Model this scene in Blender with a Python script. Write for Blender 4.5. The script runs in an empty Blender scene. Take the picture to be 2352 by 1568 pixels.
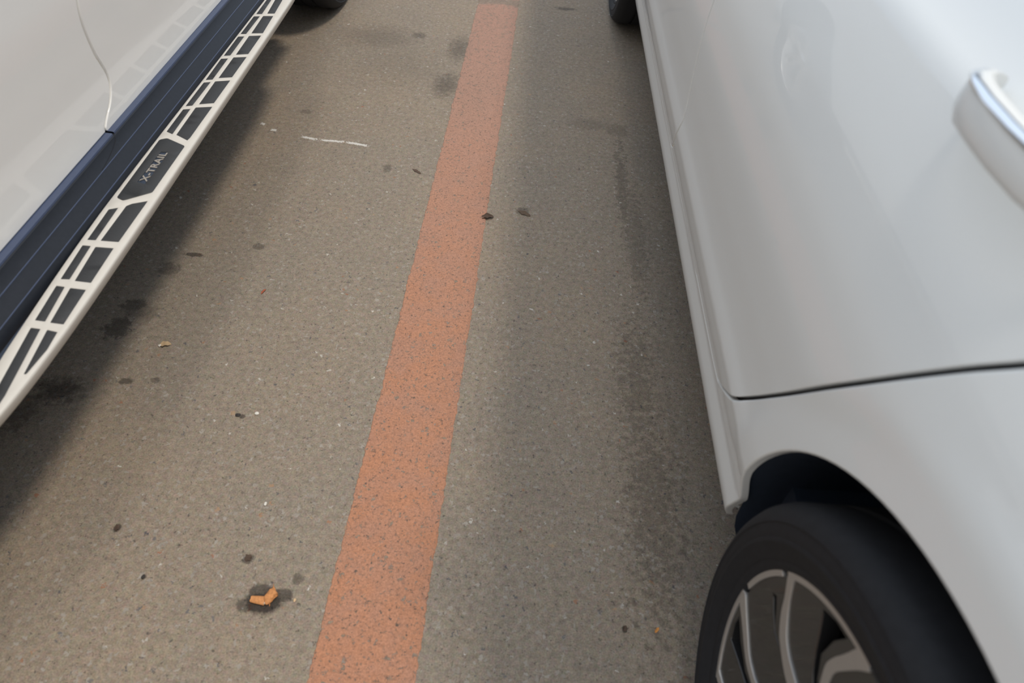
import bpy, bmesh, math, random
from mathutils import Vector, Matrix
from mathutils.geometry import delaunay_2d_cdt
random.seed(7)
SC = bpy.context.scene
COL = SC.collection

# ------------------------------------------------------------------ camera
cam_data = bpy.data.cameras.new('camera')
cam = bpy.data.objects.new('camera', cam_data); COL.objects.link(cam)
CX = Vector((0.99536, 0.07062, 0.06528)); CD = Vector((0.09612, -0.75328, -0.65063)); CF = Vector((0.00323, 0.65389, -0.75658))
mw = Matrix((( CX.x, -CD.x, -CF.x, 0.0), (CX.y, -CD.y, -CF.y, 0.0), (CX.z, -CD.z, -CF.z, 1.18), (0, 0, 0, 1)))
cam.matrix_world = mw
cam_data.sensor_fit = 'HORIZONTAL'; cam_data.sensor_width = 36.0
cam_data.lens = 1500.0 / 2352.0 * 36.0
cam_data.clip_start = 0.02; cam_data.clip_end = 200
cam_data.dof.use_dof = True; cam_data.dof.focus_distance = 1.75; cam_data.dof.aperture_fstop = 3.6
SC.camera = cam

# ------------------------------------------------------------------ sky
world = bpy.data.worlds.new('sky'); SC.world = world
world.use_nodes = True
wn = world.node_tree.nodes; wl = world.node_tree.links
wn.clear()
w_out = wn.new('ShaderNodeOutputWorld'); w_bg = wn.new('ShaderNodeBackground')
w_tc = wn.new('ShaderNodeTexCoord'); w_sep = wn.new('ShaderNodeSeparateXYZ')
wl.new(w_tc.outputs['Generated'], w_sep.inputs[0])
w_y = wn.new('ShaderNodeMapRange'); w_y.inputs[1].default_value = -0.8; w_y.inputs[2].default_value = 0.9
wl.new(w_sep.outputs['Y'], w_y.inputs[0])
w_mix = wn.new('ShaderNodeMix'); w_mix.data_type = 'RGBA'
w_mix.inputs[6].default_value = (0.97, 0.95, 0.92, 1); w_mix.inputs[7].default_value = (0.78, 0.92, 1.12, 1)
wl.new(w_y.outputs[0], w_mix.inputs[0])
w_z = wn.new('ShaderNodeValToRGB')
w_z.color_ramp.elements[0].position = 0.0; w_z.color_ramp.elements[0].color = (0.66, 0.66, 0.66, 1)
w_z.color_ramp.elements[1].position = 1.0; w_z.color_ramp.elements[1].color = (0.78, 0.78, 0.78, 1)
e = w_z.color_ramp.elements.new(0.35); e.color = (0.76, 0.76, 0.76, 1)
wl.new(w_sep.outputs['Z'], w_z.inputs[0])
w_mul = wn.new('ShaderNodeMix'); w_mul.data_type = 'RGBA'; w_mul.blend_type = 'MULTIPLY'; w_mul.inputs[0].default_value = 1.0
wl.new(w_mix.outputs[2], w_mul.inputs[6]); wl.new(w_z.outputs[0], w_mul.inputs[7])
wl.new(w_mul.outputs[2], w_bg.inputs['Color']); wl.new(w_bg.outputs[0], w_out.inputs[0])
w_bg.inputs['Strength'].default_value = 1.45

def sun(name, direction, strength, angle, color):
    d = bpy.data.lights.new(name, 'SUN'); d.energy = strength; d.angle = math.radians(angle); d.color = color
    o = bpy.data.objects.new(name, d); COL.objects.link(o)
    o.location = (0, 0, 6)
    o.rotation_euler = Vector(direction).normalized().to_track_quat('Z', 'Y').to_euler()   # direction points TO the sun
    return o
sun('sun_haze', (0.46, 0.0, 1.0), 1.75, 8, (1.0, 0.88, 0.73))
sun('sun_fill', (-0.03, 0.05, 1.0), 0.36, 8, (1.0, 0.92, 0.82))   # second soft sun, added to lighten the strip beside the right-hand car

SC.view_settings.view_transform = 'Standard'; SC.view_settings.look = 'None'
SC.view_settings.gamma = 1.0; SC.view_settings.use_curve_mapping = False
SC.view_settings.exposure = 0.0

# ------------------------------------------------------------------ helpers
def mat(name, color, rough=0.5, metal=0.0, coat=0.0, spec=0.5, noise=0.0, nscale=200.0, bump=0.0):
    m = bpy.data.materials.new(name); m.use_nodes = True
    nt = m.node_tree; b = nt.nodes['Principled BSDF']
    b.inputs['Base Color'].default_value = (*color, 1); b.inputs['Roughness'].default_value = rough
    b.inputs['Metallic'].default_value = metal; b.inputs['Coat Weight'].default_value = coat
    b.inputs['Coat Roughness'].default_value = 0.02; b.inputs['Specular IOR Level'].default_value = spec
    tc = nt.nodes.new('ShaderNodeTexCoord'); nz = nt.nodes.new('ShaderNodeTexNoise')
    nz.inputs['Scale'].default_value = nscale; nz.inputs['Detail'].default_value = 3
    nt.links.new(tc.outputs['Object'], nz.inputs['Vector'])
    mx = nt.nodes.new('ShaderNodeMix'); mx.data_type = 'RGBA'
    mx.inputs[6].default_value = (*[c * (1 - noise) for c in color], 1); mx.inputs[7].default_value = (*[min(1, c * (1 + noise)) for c in color], 1)
    nt.links.new(nz.outputs['Fac'], mx.inputs[0]); nt.links.new(mx.outputs[2], b.inputs['Base Color'])
    if bump > 0:
        bp = nt.nodes.new('ShaderNodeBump'); bp.inputs['Strength'].default_value = bump; bp.inputs['Distance'].default_value = 0.001
        nt.links.new(nz.outputs['Fac'], bp.inputs['Height']); nt.links.new(bp.outputs[0], b.inputs['Normal'])
    return m
M = dict(
    paint=mat('white_car_paint', (0.80, 0.80, 0.785), 0.5, 0, 0.7, 0.3, 0.01, 3),
    pearl=mat('pearl_white_paint', (0.765, 0.795, 0.80), 0.5, 0, 0.6, 0.3, 0.01, 3),
    plate=mat('satin_white_coating', (0.56, 0.54, 0.50), 0.42, 0, 0.15, 0.4, 0.03, 40),
    plastic=mat('dark_plastic', (0.014, 0.017, 0.024), 0.48, 0, 0.0, 0.28, 0.25, 120, 0.15),
    rubber=mat('black_rubber', (0.017, 0.018, 0.021), 0.66, 0, 0.0, 0.22, 0.25, 90, 0.2),
    trim=mat('sky_tinted_sill_trim', (0.050, 0.068, 0.125), 0.35, 0, 0.0, 0.6, 0.1, 60),  # sky reflection put into the colour as a blue tint
    pad=mat('rubber_tread', (0.026, 0.028, 0.031), 0.55, 0, 0.0, 0.5, 0.12, 300, 0.3),
    liner=mat('black_liner', (0.030, 0.042, 0.066), 0.7, 0, 0.0, 0.3, 0.2, 60),
    silver=mat('machined_alloy', (0.55, 0.54, 0.53), 0.36, 0.75, 0.3, 0.5, 0.04, 80),
    bright=mat('polished_alloy', (0.80, 0.80, 0.80), 0.22, 0.9, 0.3, 0.5, 0.02, 60),
    gloss=mat('black_alloy_paint', (0.014, 0.014, 0.015), 0.35, 0, 0.6, 0.5, 0.1, 80),
    chrome=mat('chrome', (0.86, 0.87, 0.88), 0.05, 1.0, 0.0, 0.5, 0.01, 20),
    letter=mat('brushed_letter_metal', (0.40, 0.37, 0.33), 0.4, 0.5, 0, 0.5, 0.08, 200),
    glass=mat('tinted_glass', (0.012, 0.014, 0.016), 0.04, 0, 0.0, 0.6, 0.05, 5),
    lamp=mat('lamp_lens', (0.65, 0.67, 0.7), 0.08, 0.3, 1.0, 0.6, 0.1, 30),
    red=mat('red_lens', (0.35, 0.02, 0.02), 0.1, 0, 1.0, 0.6, 0.1, 30),
    jamb=mat('sunlit_jamb_paint', (0.90, 0.87, 0.79), 0.5, 0, 0.0, 0.3, 0.01, 5),  # paler than the doors: sun on the gap edges painted into the colour
    seal=mat('rubber_door_seal', (0.02, 0.022, 0.028), 0.6, 0, 0, 0.4, 0.1, 50),
)

def link(name, me, material, parent=None):
    o = bpy.data.objects.new(name, me); COL.objects.link(o)
    me.materials.append(material)
    if parent: o.parent = parent
    return o
def tag(o, label=None, cat=None, group=None, kind=None):
    if label: o['label'] = label
    if cat: o['category'] = cat
    if group: o['group'] = group
    if kind: o['kind'] = kind
    return o
def empty(name, loc, rz=0.0):
    o = bpy.data.objects.new(name, None); COL.objects.link(o); o.location = loc; o.rotation_euler = (0, 0, rz)
    o.empty_display_size = 0.1
    return o
class MB:
    """collects geometry in a car's own frame; build() links it as one mesh under its parent"""
    def __init__(self, base=(0, 0, 0)):
        self.v = []; self.f = []; self.n = []; self.b = Vector(base); self.sm = []
    def add(self, verts, faces, smooth=True):
        k = len(self.v); self.v += [tuple(v) for v in verts]
        self.f += [tuple(i + k for i in f) for f in faces]; self.n += [None] * len(faces); self.sm += [smooth] * len(faces)
    def box(self, a, b, smooth=False):
        x0, y0, z0 = a; x1, y1, z1 = b
        vs = [(x, y, z) for z in (z0, z1) for y in (y0, y1) for x in (x0, x1)]
        self.add(vs, [(0, 2, 3, 1), (4, 5, 7, 6), (0, 1, 5, 4), (2, 6, 7, 3), (0, 4, 6, 2), (1, 3, 7, 5)], smooth)
    def loft(self, secs, closed=False, caps=False, smooth=True):
        n = len(secs[0]); vs = [p for s in secs for p in s]; fs = []
        m = n if closed else n - 1
        for i in range(len(secs) - 1):
            for j in range(m):
                fs.append((i * n + j, i * n + (j + 1) % n, (i + 1) * n + (j + 1) % n, (i + 1) * n + j))
        if caps: fs.append(tuple(range(n))[::-1]); fs.append(tuple(range((len(secs) - 1) * n, len(secs) * n)))
        self.add(vs, fs, smooth)
    def build(self, name, material, parent=None, bevel=0.0, sharp=40, recalc=True):
        me = bpy.data.meshes.new(name)
        me.from_pydata([Vector(v) - self.b for v in self.v], [], self.f); me.validate()
        bm = bmesh.new(); bm.from_mesh(me)
        bmesh.ops.remove_doubles(bm, verts=bm.verts, dist=1e-6)
        if recalc: bmesh.ops.recalc_face_normals(bm, faces=bm.faces)
        if bevel > 0:
            ed = [e for e in bm.edges if len(e.link_faces) == 2 and e.calc_face_angle(0) > math.radians(30)]
            bmesh.ops.bevel(bm, geom=ed, offset=bevel, segments=2, profile=0.6, affect='EDGES', clamp_overlap=True)
        for f in bm.faces: f.smooth = True
        for e in bm.edges: e.smooth = not (len(e.link_faces) == 2 and e.calc_face_angle(0) > math.radians(sharp))
        bm.to_mesh(me); bm.free()
        return link(name, me, material, parent)

def pchip(tab):
    X = [t[0] for t in tab]; Y = [t[1] for t in tab]
    h = [X[i + 1] - X[i] for i in range(len(X) - 1)]; d = [(Y[i + 1] - Y[i]) / h[i] for i in range(len(h))]
    m = [0.0] * len(X); m[0] = d[0]; m[-1] = d[-1]
    for i in range(1, len(X) - 1):
        if d[i - 1] * d[i] > 0:
            w1 = 2 * h[i] + h[i - 1]; w2 = h[i] + 2 * h[i - 1]; m[i] = (w1 + w2) / (w1 / d[i - 1] + w2 / d[i])
    def fn(x):
        x = min(max(x, X[0]), X[-1])
        i = 0
        while i < len(h) - 1 and x > X[i + 1]: i += 1
        t = (x - X[i]) / h[i]; t2 = t * t; t3 = t2 * t
        return (2*t3-3*t2+1)*Y[i] + (t3-2*t2+t)*h[i]*m[i] + (-2*t3+3*t2)*Y[i+1] + (t3-t2)*h[i]*m[i+1]
    return fn
def sstep(a, b, x):
    t = min(max((x - a) / (b - a), 0), 1)
    return t * t * (3 - 2 * t)
def resample(poly, step, closed=True):
    out = []; n = len(poly)
    for i in range(n if closed else n - 1):
        a = Vector(poly[i]); b = Vector(poly[(i + 1) % n]); L = (b - a).length
        k = max(1, int(round(L / step)))
        for j in range(k): out.append(tuple(a.lerp(b, j / k)))
    if not closed: out.append(tuple(poly[-1]))
    return out
def smooth_path(pts, n=8):
    """Catmull-Rom through pts (open)"""
    P = [Vector(p) for p in pts]; P = [2 * P[0] - P[1]] + P + [2 * P[-1] - P[-2]]
    out = []
    for i in range(1, len(P) - 2):
        for k in range(n):
            t = k / n; a, b, c, d = P[i-1], P[i], P[i+1], P[i+2]
            out.append(tuple(0.5 * ((2*b) + (c-a)*t + (2*a-5*b+4*c-d)*t*t + (3*b-a-3*c+d)*t**3)))
    out.append(tuple(P[-2])); return out
def offset_path(pts, d):
    out = []
    for i, p in enumerate(pts):
        a = Vector(pts[max(i - 1, 0)]); b = Vector(pts[min(i + 1, len(pts) - 1)]); t = (b - a).normalized()
        out.append((p[0] - t.y * d, p[1] + t.x * d))
    return out
def inside(p, poly):
    x, y = p; c = False; n = len(poly); j = n - 1
    for i in range(n):
        xi, yi = poly[i]; xj, yj = poly[j]
        if (yi > y) != (yj > y) and x < (xj - xi) * (y - yi) / (yj - yi) + xi: c = not c
        j = i
    return c
def area2(poly): return sum(poly[i-1][0]*poly[i][1]-poly[i][0]*poly[i-1][1] for i in range(len(poly)))

def panel(name, outline, fn, sgn, material, parent, base, step=0.012, depth=0.012, chamfer=0.0022, grid=0.016, holes=()):
    """sheet-metal panel x=fn(s,z); outline in (s,z); sgn = sign of the outward x; edges rolled inwards by depth"""
    ol = resample(outline, step)
    if area2(ol) < 0: ol.reverse()
    pts = [Vector(p) for p in ol]; edges = []; n = len(ol)
    hs = []
    for h in holes:
        h2 = resample(h, step)
        if area2(h2) > 0: h2.reverse()
        hs.append(h2)
    loops = [list(range(n))]
    edges += [(i, (i + 1) % n) for i in range(n)]
    for h2 in hs:
        k = len(pts); pts += [Vector(p) for p in h2]; m = len(h2); loops.append(list(range(k, k + m)))
        edges += [(k + i, k + (i + 1) % m) for i in range(m)]
    # coarse bucket of boundary points for clearance
    bk = {}
    for p in pts: bk.setdefault((int(p.x // grid), int(p.y // grid)), []).append(p)
    x0 = min(p[0] for p in ol); x1 = max(p[0] for p in ol); y0 = min(p[1] for p in ol); y1 = max(p[1] for p in ol)
    r = 0; y = y0
    while y < y1:
        x = x0 + (grid / 2 if r % 2 else 0)
        while x < x1:
            ci, cj = int(x // grid), int(y // grid)
            near = any((q.x - x) ** 2 + (q.y - y) ** 2 < (grid * 0.55) ** 2 for di in (-1, 0, 1) for dj in (-1, 0, 1) for q in bk.get((ci + di, cj + dj), ()))
            if not near and inside((x, y), ol) and not any(inside((x, y), h) for h in hs): pts.append(Vector((x, y)))
            x += grid
        y += grid * 0.866; r += 1
    V, E_, F, ov, oe, of = delaunay_2d_cdt(pts, edges, [], 0, 1e-7)
    idx = {}
    for i, src in enumerate(ov):
        for s_ in src: idx[s_] = i
    verts = [(fn(p.x, p.y), p.x, p.y) for p in V]
    def nrm(s, z):
        h_ = 0.0015
        a = (fn(s + h_, z) - fn(s - h_, z)) / (2 * h_); b = (fn(s, z + h_) - fn(s, z - h_)) / (2 * h_)
        return (Vector((1, -a, -b)) * sgn).normalized()
    faces = []
    for f in F:
        c = (V[f[0]] + V[f[1]] + V[f[2]]) / 3
        if inside((c.x, c.y), ol) and not any(inside((c.x, c.y), h) for h in hs): faces.append(tuple(f))
    N = [nrm(p.x, p.y) for p in V]
    def orient(f):
        a, b, c = (Vector(verts[i]) for i in f[:3])
        return f if (b - a).cross(c - a).dot(N[f[0]]) > 0 else tuple(reversed(f))
    faces = [orient(f) for f in faces]
    loopn = [[N[i] for i in f] for f in faces]
    # rolled edges
    for lp in loops:
        m = len(lp); rings = []
        for (off, dep) in ((chamfer * 0.75, chamfer * 0.35), (chamfer, chamfer), (chamfer, depth)):
            ring = []
            for k in range(m):
                i = lp[k]; p = V[idx[i]]; a = V[idx[lp[k - 1]]]; b = V[idx[lp[(k + 1) % m]]]
                t = (b - a).normalized(); o2 = Vector((t.y, -t.x))
                q = p + o2 * off
                ring.append(len(verts)); verts.append((fn(p.x, p.y) - sgn * dep, q.x, q.y))
            rings.append(ring)
        rn0 = [N[idx[i]] for i in lp]
        side = []
        for k in range(m):
            a = V[idx[lp[k - 1]]]; b = V[idx[lp[(k + 1) % m]]]; t = (b - a).normalized(); side.append(Vector((0, t.y, -t.x)))
        prev = [idx[i] for i in lp]; pn = rn0
        for ri, ring in enumerate(rings):
            w = (0.6, 1.0, 1.0)[ri]
            cn = [(rn0[k] * (1 - w) + side[k] * w).normalized() for k in range(m)]
            for k in range(m):
                k2 = (k + 1) % m
                f = (prev[k], ring[k], ring[k2], prev[k2]); ns = [pn[k], cn[k], cn[k2], pn[k2]]
                a, b, c = (Vector(verts[i]) for i in f[:3]); g = (b - a).cross(c - a)
                if g.dot(cn[k] + pn[k]) < 0: f = f[::-1]; ns = ns[::-1]
                faces.append(f); loopn.append(ns)
            prev, pn = ring, cn
    me = bpy.data.meshes.new(name)
    B = Vector(base)
    me.from_pydata([Vector(v) - B for v in verts], [], faces)
    me.polygons.foreach_set('use_smooth', [True] * len(me.polygons))
    me.normals_split_custom_set([tuple(x) for l in loopn for x in l])
    return link(name, me, material, parent)

def lathe(mb, prof, place, n=96, a0=0.0, a1=2 * math.pi):
    """prof: list of (radius, outward offset); place(ang, r, o) -> point"""
    full = abs(a1 - a0 - 2 * math.pi) < 1e-6
    secs = [[place(a0 + (a1 - a0) * i / n, r, o) for r, o in prof] for i in range(n if full else n + 1)]
    if full: secs.append(secs[0])
    mb.loft(secs)

def ground_uv_nodes():
    pass

# ------------------------------------------------------------------ asphalt
class NT:
    def __init__(self, m):
        self.nt = m.node_tree; self.N = self.nt.nodes; self.L = self.nt.links
    def new(self, t, **kw):
        n = self.N.new(t)
        for k, v in kw.items(): setattr(n, k, v)
        return n
    def put(self, sock, v):
        if isinstance(v, bpy.types.NodeSocket): self.L.new(v, sock)
        else: sock.default_value = v
    def math(self, op, a, b=0.0, c=0.0, clamp=False):
        n = self.new('ShaderNodeMath', operation=op, use_clamp=clamp)
        self.put(n.inputs[0], a); self.put(n.inputs[1], b); self.put(n.inputs[2], c); return n.outputs[0]
    def vmath(self, op, a, b=(0, 0, 0)):
        n = self.new('ShaderNodeVectorMath', operation=op); self.put(n.inputs[0], a); self.put(n.inputs[1], b)
        return n.outputs['Value'] if op in ('LENGTH', 'DOT_PRODUCT', 'DISTANCE') else n.outputs[0]
    def noise(self, v, scale, detail=3.0, rough=0.55, out='Fac'):
        n = self.new('ShaderNodeTexNoise'); self.put(n.inputs['Vector'], v); n.inputs['Scale'].default_value = scale
        n.inputs['Detail'].default_value = detail; n.inputs['Roughness'].default_value = rough; return n.outputs[out]
    def voro(self, v, scale, rnd=1.0):
        n = self.new('ShaderNodeTexVoronoi'); self.put(n.inputs['Vector'], v); n.inputs['Scale'].default_value = scale
        n.inputs['Randomness'].default_value = rnd; return n
    def ramp(self, x, a, b, lo=0.0, hi=1.0, smooth=True):
        n = self.new('ShaderNodeMapRange', interpolation_type='SMOOTHSTEP' if smooth else 'LINEAR')
        self.put(n.inputs[0], x); n.inputs[1].default_value = a; n.inputs[2].default_value = b
        n.inputs[3].default_value = lo; n.inputs[4].default_value = hi; return n.outputs[0]
    def mix(self, f, a, b, mode='MIX'):
        n = self.new('ShaderNodeMix', data_type='RGBA', blend_type=mode)
        self.put(n.inputs[0], f); self.put(n.inputs[6], a if isinstance(a, bpy.types.NodeSocket) else (*a, 1)); self.put(n.inputs[7], b if isinstance(b, bpy.types.NodeSocket) else (*b, 1))
        return n.outputs[2]

# stains and other darker patches in the surface: x, y, rx, ry, strength, raggedness
STAINS_AND_PATCHES = [
    (-0.383, 0.369, 0.036, 0.021, 1.0, 0.45), (-0.352, 0.384, 0.018, 0.013, 0.8, 0.45), (-0.392, 0.388, 0.022, 0.014, 0.8, 0.5), (-0.41, 0.362, 0.02, 0.012, 0.7, 0.6),          # damp spot
    (-0.945, 0.76, 0.060, 0.040, 0.75, 1.2), (-0.905, 0.945, 0.030, 0.035, 0.6, 1.2), (-0.90, 1.02, 0.030, 0.020, 0.6, 1.2),
    (-0.88, 1.00, 0.06, 0.03, 0.35, 1.4), (-0.87, 1.15, 0.03, 0.02, 0.45, 1.3), (-0.83, 1.21, 0.025, 0.008, 0.8, 0.8),
    (-0.99, 0.70, 0.05, 0.06, 0.55, 1.3), (-0.82, 0.80, 0.015, 0.009, 0.7, 0.8), (-0.76, 0.81, 0.012, 0.008, 0.5, 0.8),
    (-0.686, 0.476, 0.007, 0.009, 0.8, 0.6), (-0.433, 0.442, 0.010, 0.010, 0.7, 1.0), (-0.335, 0.415, 0.010, 0.012, 0.55, 0.8),
    (-0.601, 0.393, 0.005, 0.005, 0.6, 0.5), (-0.545, 0.74, 0.007, 0.006, 0.7, 0.6), (-0.681, 1.262, 0.018, 0.012, 0.5, 0.5),
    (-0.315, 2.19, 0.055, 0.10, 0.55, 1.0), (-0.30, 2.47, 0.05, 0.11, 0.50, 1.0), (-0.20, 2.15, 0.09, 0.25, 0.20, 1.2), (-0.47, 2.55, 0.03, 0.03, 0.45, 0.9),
    (0.10, 2.93, 0.05, 0.02, 0.7, 1.0), (-0.50, 2.30, 0.20, 0.18, 0.16, 1.2), (-0.62, 2.50, 0.16, 0.12, 0.30, 1.0),  # last entry: soft darker patch near the SUV's front wheel
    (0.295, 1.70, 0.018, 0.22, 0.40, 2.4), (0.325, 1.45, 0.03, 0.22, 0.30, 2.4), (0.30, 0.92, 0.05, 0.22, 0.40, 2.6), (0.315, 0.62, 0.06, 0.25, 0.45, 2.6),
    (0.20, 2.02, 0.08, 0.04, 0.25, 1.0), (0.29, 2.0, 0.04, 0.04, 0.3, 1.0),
    (-0.20, 1.64, 0.02, 0.02, 0.2, 1.0), (-0.42, 1.66, 0.012, 0.022, 0.45, 1.2), (0.0, 1.52, 0.02, 0.02, 0.45, 1.2), (-0.74, 1.93, 0.02, 0.012, 0.35, 0.8),
    (0.248, 0.382, 0.005, 0.007, 0.8, 0.6), 
]
SCRATCH = [((-0.86, 1.838), (-0.845, 1.83)), ((-0.82, 1.806), (-0.80, 1.806)), ((-0.715, 1.785), (-0.665, 1.776)), ((-0.655, 1.776), (-0.575, 1.779)), ((-0.575, 1.779), (-0.50, 1.769))]

def asphalt_nodes(n):
    tc = n.new('ShaderNodeTexCoord'); v = tc.outputs['Object']
    big = n.noise(v, 1.3, 4, 0.6); mid = n.noise(v, 9.0, 5, 0.6); grain = n.noise(v, 330.0, 4, 0.7); grit = n.noise(v, 120.0, 5, 0.7)
    col = n.mix(n.ramp(big, 0.35, 0.68), (0.232, 0.198, 0.158), (0.258, 0.208, 0.156))
    col = n.mix(n.ramp(mid, 0.3, 0.72, 0.0, 0.45), col, (0.208, 0.178, 0.146))
    g = n.ramp(grain, 0.22, 0.78, 0.55, 1.45, False)
    gc = n.new('ShaderNodeCombineColor'); [n.put(gc.inputs[i], g) for i in range(3)]
    col = n.mix(1.0, col, gc.outputs[0], 'MULTIPLY')
    # pits between the stones
    pit = n.ramp(grit, 0.575, 0.69); col = n.mix(n.math('MULTIPLY', pit, 0.72), col, (0.045, 0.043, 0.045))
    pit2 = n.ramp(n.noise(n.vmath('ADD', v, (7.3, 2.1, 0)), 68.0, 5, 0.7), 0.645, 0.71); col = n.mix(n.math('MULTIPLY', pit2, 0.65), col, (0.05, 0.05, 0.06))
    # stones that show in the surface
    warp = n.vmath('ADD', v, n.vmath('MULTIPLY', n.noise(v, 130.0, 3, 0.6, 'Color'), (0.024, 0.020, 0)))
    blot = n.ramp(n.noise(v, 75.0, 4, 0.65), 0.25, 0.75, 0.76, 1.24, False); bc = n.new('ShaderNodeCombineColor'); [n.put(bc.inputs[i], blot) for i in range(3)]
    col = n.mix(1.0, col, bc.outputs[0], 'MULTIPLY')
    tint = n.noise(n.vmath('ADD', v, (3.1, 9.4, 0)), 150.0, 3, 0.6, 'Color')
    col = n.mix(1.0, col, n.vmath('ADD', n.vmath('MULTIPLY', n.vmath('SUBTRACT', tint, (0.5, 0.5, 0.5)), (0.42, 0.34, 0.34)), (1, 1, 1)), 'MULTIPLY')
    strk = n.noise(n.vmath('MULTIPLY', warp, (1.0, 0.42, 1.0)), 230.0, 3, 0.6)
    col = n.mix(n.math('MULTIPLY', n.ramp(strk, 0.60, 0.74), 0.55), col, (0.095, 0.085, 0.078))
    col = n.mix(n.math('MULTIPLY', n.ramp(strk, 0.40, 0.27), 0.45), col, (0.37, 0.33, 0.285))
    chip = None
    for sc, thr, size, cols in ((115.0, 0.74, 0.45, ((0.235, 0.212, 0.185), (0.33, 0.305, 0.27))), (70.0, 0.965, 0.26, ((0.38, 0.36, 0.32), (0.55, 0.53, 0.49))), (85.0, 0.978, 0.34, ((0.25, 0.10, 0.06), (0.34, 0.24, 0.15))), (110.0, 0.955, 0.34, ((0.075, 0.075, 0.085), (0.13, 0.125, 0.125)))):
        vo = n.voro(n.vmath('ADD', warp, (sc * 0.37, sc * 0.11, 0)), sc)
        sp = n.new('ShaderNodeSeparateColor'); n.L.new(vo.outputs['Color'], sp.inputs[0])
        mk = n.math('MULTIPLY', n.math('GREATER_THAN', sp.outputs[0], thr), n.ramp(vo.outputs['Distance'], size, size * 0.62))
        col = n.mix(n.math('MULTIPLY', mk, 0.85), col, n.mix(sp.outputs[1], *cols))
    rag = n.math('SUBTRACT', n.noise(v, 55.0, 6, 0.78), 0.5)
    tot = None
    for x, y, rx, ry, st, rg in STAINS_AND_PATCHES:
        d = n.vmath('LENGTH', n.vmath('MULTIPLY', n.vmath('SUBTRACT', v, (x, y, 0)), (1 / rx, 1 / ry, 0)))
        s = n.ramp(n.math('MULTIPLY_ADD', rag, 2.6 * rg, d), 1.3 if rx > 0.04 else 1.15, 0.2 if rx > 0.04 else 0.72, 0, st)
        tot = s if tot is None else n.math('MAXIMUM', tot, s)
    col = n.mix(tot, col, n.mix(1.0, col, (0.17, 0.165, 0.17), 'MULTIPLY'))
    ch = None; cn = n.math('SUBTRACT', n.noise(v, 190.0, 3, 0.6), 0.5)
    for (ax, ay), (bx, by) in SCRATCH:
        L = math.hypot(bx - ax, by - ay); ux, uy = (bx - ax) / L, (by - ay) / L
        q = n.vmath('SUBTRACT', v, ((ax + bx) / 2, (ay + by) / 2, 0))
        u = n.math('DIVIDE', n.vmath('DOT_PRODUCT', q, (ux, uy, 0)), L * 0.5); w = n.math('DIVIDE', n.vmath('DOT_PRODUCT', q, (-uy, ux, 0)), 0.006)
        d = n.math('MAXIMUM', n.math('ABSOLUTE', u), n.math('ABSOLUTE', w))
        s = n.ramp(n.math('MULTIPLY_ADD', cn, 2.2, d), 1.0, 0.7)
        ch = s if ch is None else n.math('MAXIMUM', ch, s)
    col = n.mix(n.math('MULTIPLY', ch, 0.85), col, (0.60, 0.59, 0.56))
    hgt = n.math('ADD', n.math('MULTIPLY', grain, 0.45), n.math('MULTIPLY', n.math('SUBTRACT', 1.0, pit), 0.5))
    return v, col, tot, hgt, grit, mid

mg = bpy.data.materials.new('worn_asphalt'); mg.use_nodes = True
n = NT(mg); b = mg.node_tree.nodes['Principled BSDF']
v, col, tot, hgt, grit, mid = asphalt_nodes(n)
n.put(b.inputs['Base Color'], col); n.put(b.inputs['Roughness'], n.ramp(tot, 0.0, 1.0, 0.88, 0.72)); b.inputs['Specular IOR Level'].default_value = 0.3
bp = n.new('ShaderNodeBump'); bp.inputs['Strength'].default_value = 0.55; bp.inputs['Distance'].default_value = 0.0022
n.put(bp.inputs['Height'], hgt); n.put(b.inputs['Normal'], bp.outputs[0])
mb = MB(); mb.add([(-16, -12, 0), (16, -12, 0), (16, 20, 0), (-16, 20, 0)], [(0, 1, 2, 3)])
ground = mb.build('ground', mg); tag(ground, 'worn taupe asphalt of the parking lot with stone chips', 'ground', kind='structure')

# painted line
ml = bpy.data.materials.new('worn_orange_line_paint'); ml.use_nodes = True
n = NT(ml); b = ml.node_tree.nodes['Principled BSDF']
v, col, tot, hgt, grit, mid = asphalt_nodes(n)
sy = n.new('ShaderNodeSeparateXYZ'); n.L.new(v, sy.inputs[0])
pc = n.mix(n.ramp(n.noise(v, 14.0, 4, 0.6), 0.3, 0.7), (0.40, 0.190, 0.110), (0.36, 0.190, 0.128))
pc = n.mix(n.ramp(sy.outputs['Y'], 0.5, 2.6), pc, (0.345, 0.205, 0.155))
pg = n.ramp(n.noise(v, 300.0, 3, 0.6), 0.25, 0.75, 0.72, 1.25, False); gc = n.new('ShaderNodeCombineColor'); [n.put(gc.inputs[i], pg) for i in range(3)]
pc = n.mix(1.0, pc, gc.outputs[0], 'MULTIPLY')
spk = n.voro(n.vmath('ADD', v, n.vmath('MULTIPLY', n.noise(v, 120.0, 2, 0.5, 'Color'), (0.022, 0.022, 0))), 85.0)
sp = n.new('ShaderNodeSeparateColor'); n.L.new(spk.outputs['Color'], sp.inputs[0])
hole = n.math('MULTIPLY', n.math('GREATER_THAN', sp.outputs[0], 0.70), n.ramp(spk.outputs['Distance'], 0.36, 0.18))
wear = n.math('MAXIMUM', n.ramp(grit, 0.57, 0.68), n.math('MAXIMUM', hole, n.ramp(n.noise(n.vmath('ADD', v, (1.7, 4.4, 0)), 190.0, 4, 0.66), 0.575, 0.67, 0.0, 0.85)))
gap = n.ramp(n.math('ABSOLUTE', n.math('SUBTRACT', n.math('MULTIPLY_ADD', n.noise(v, 16.0, 4, 0.7), 0.10, sy.outputs['Y']), 2.985)), 0.055, 0.02)
old = n.ramp(n.math('ADD', n.noise(v, 45.0, 5, 0.75), n.ramp(sy.outputs['Y'], 1.3, 3.0, -0.08, 0.06)), 0.54, 0.70, 0.0, 0.85)
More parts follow.
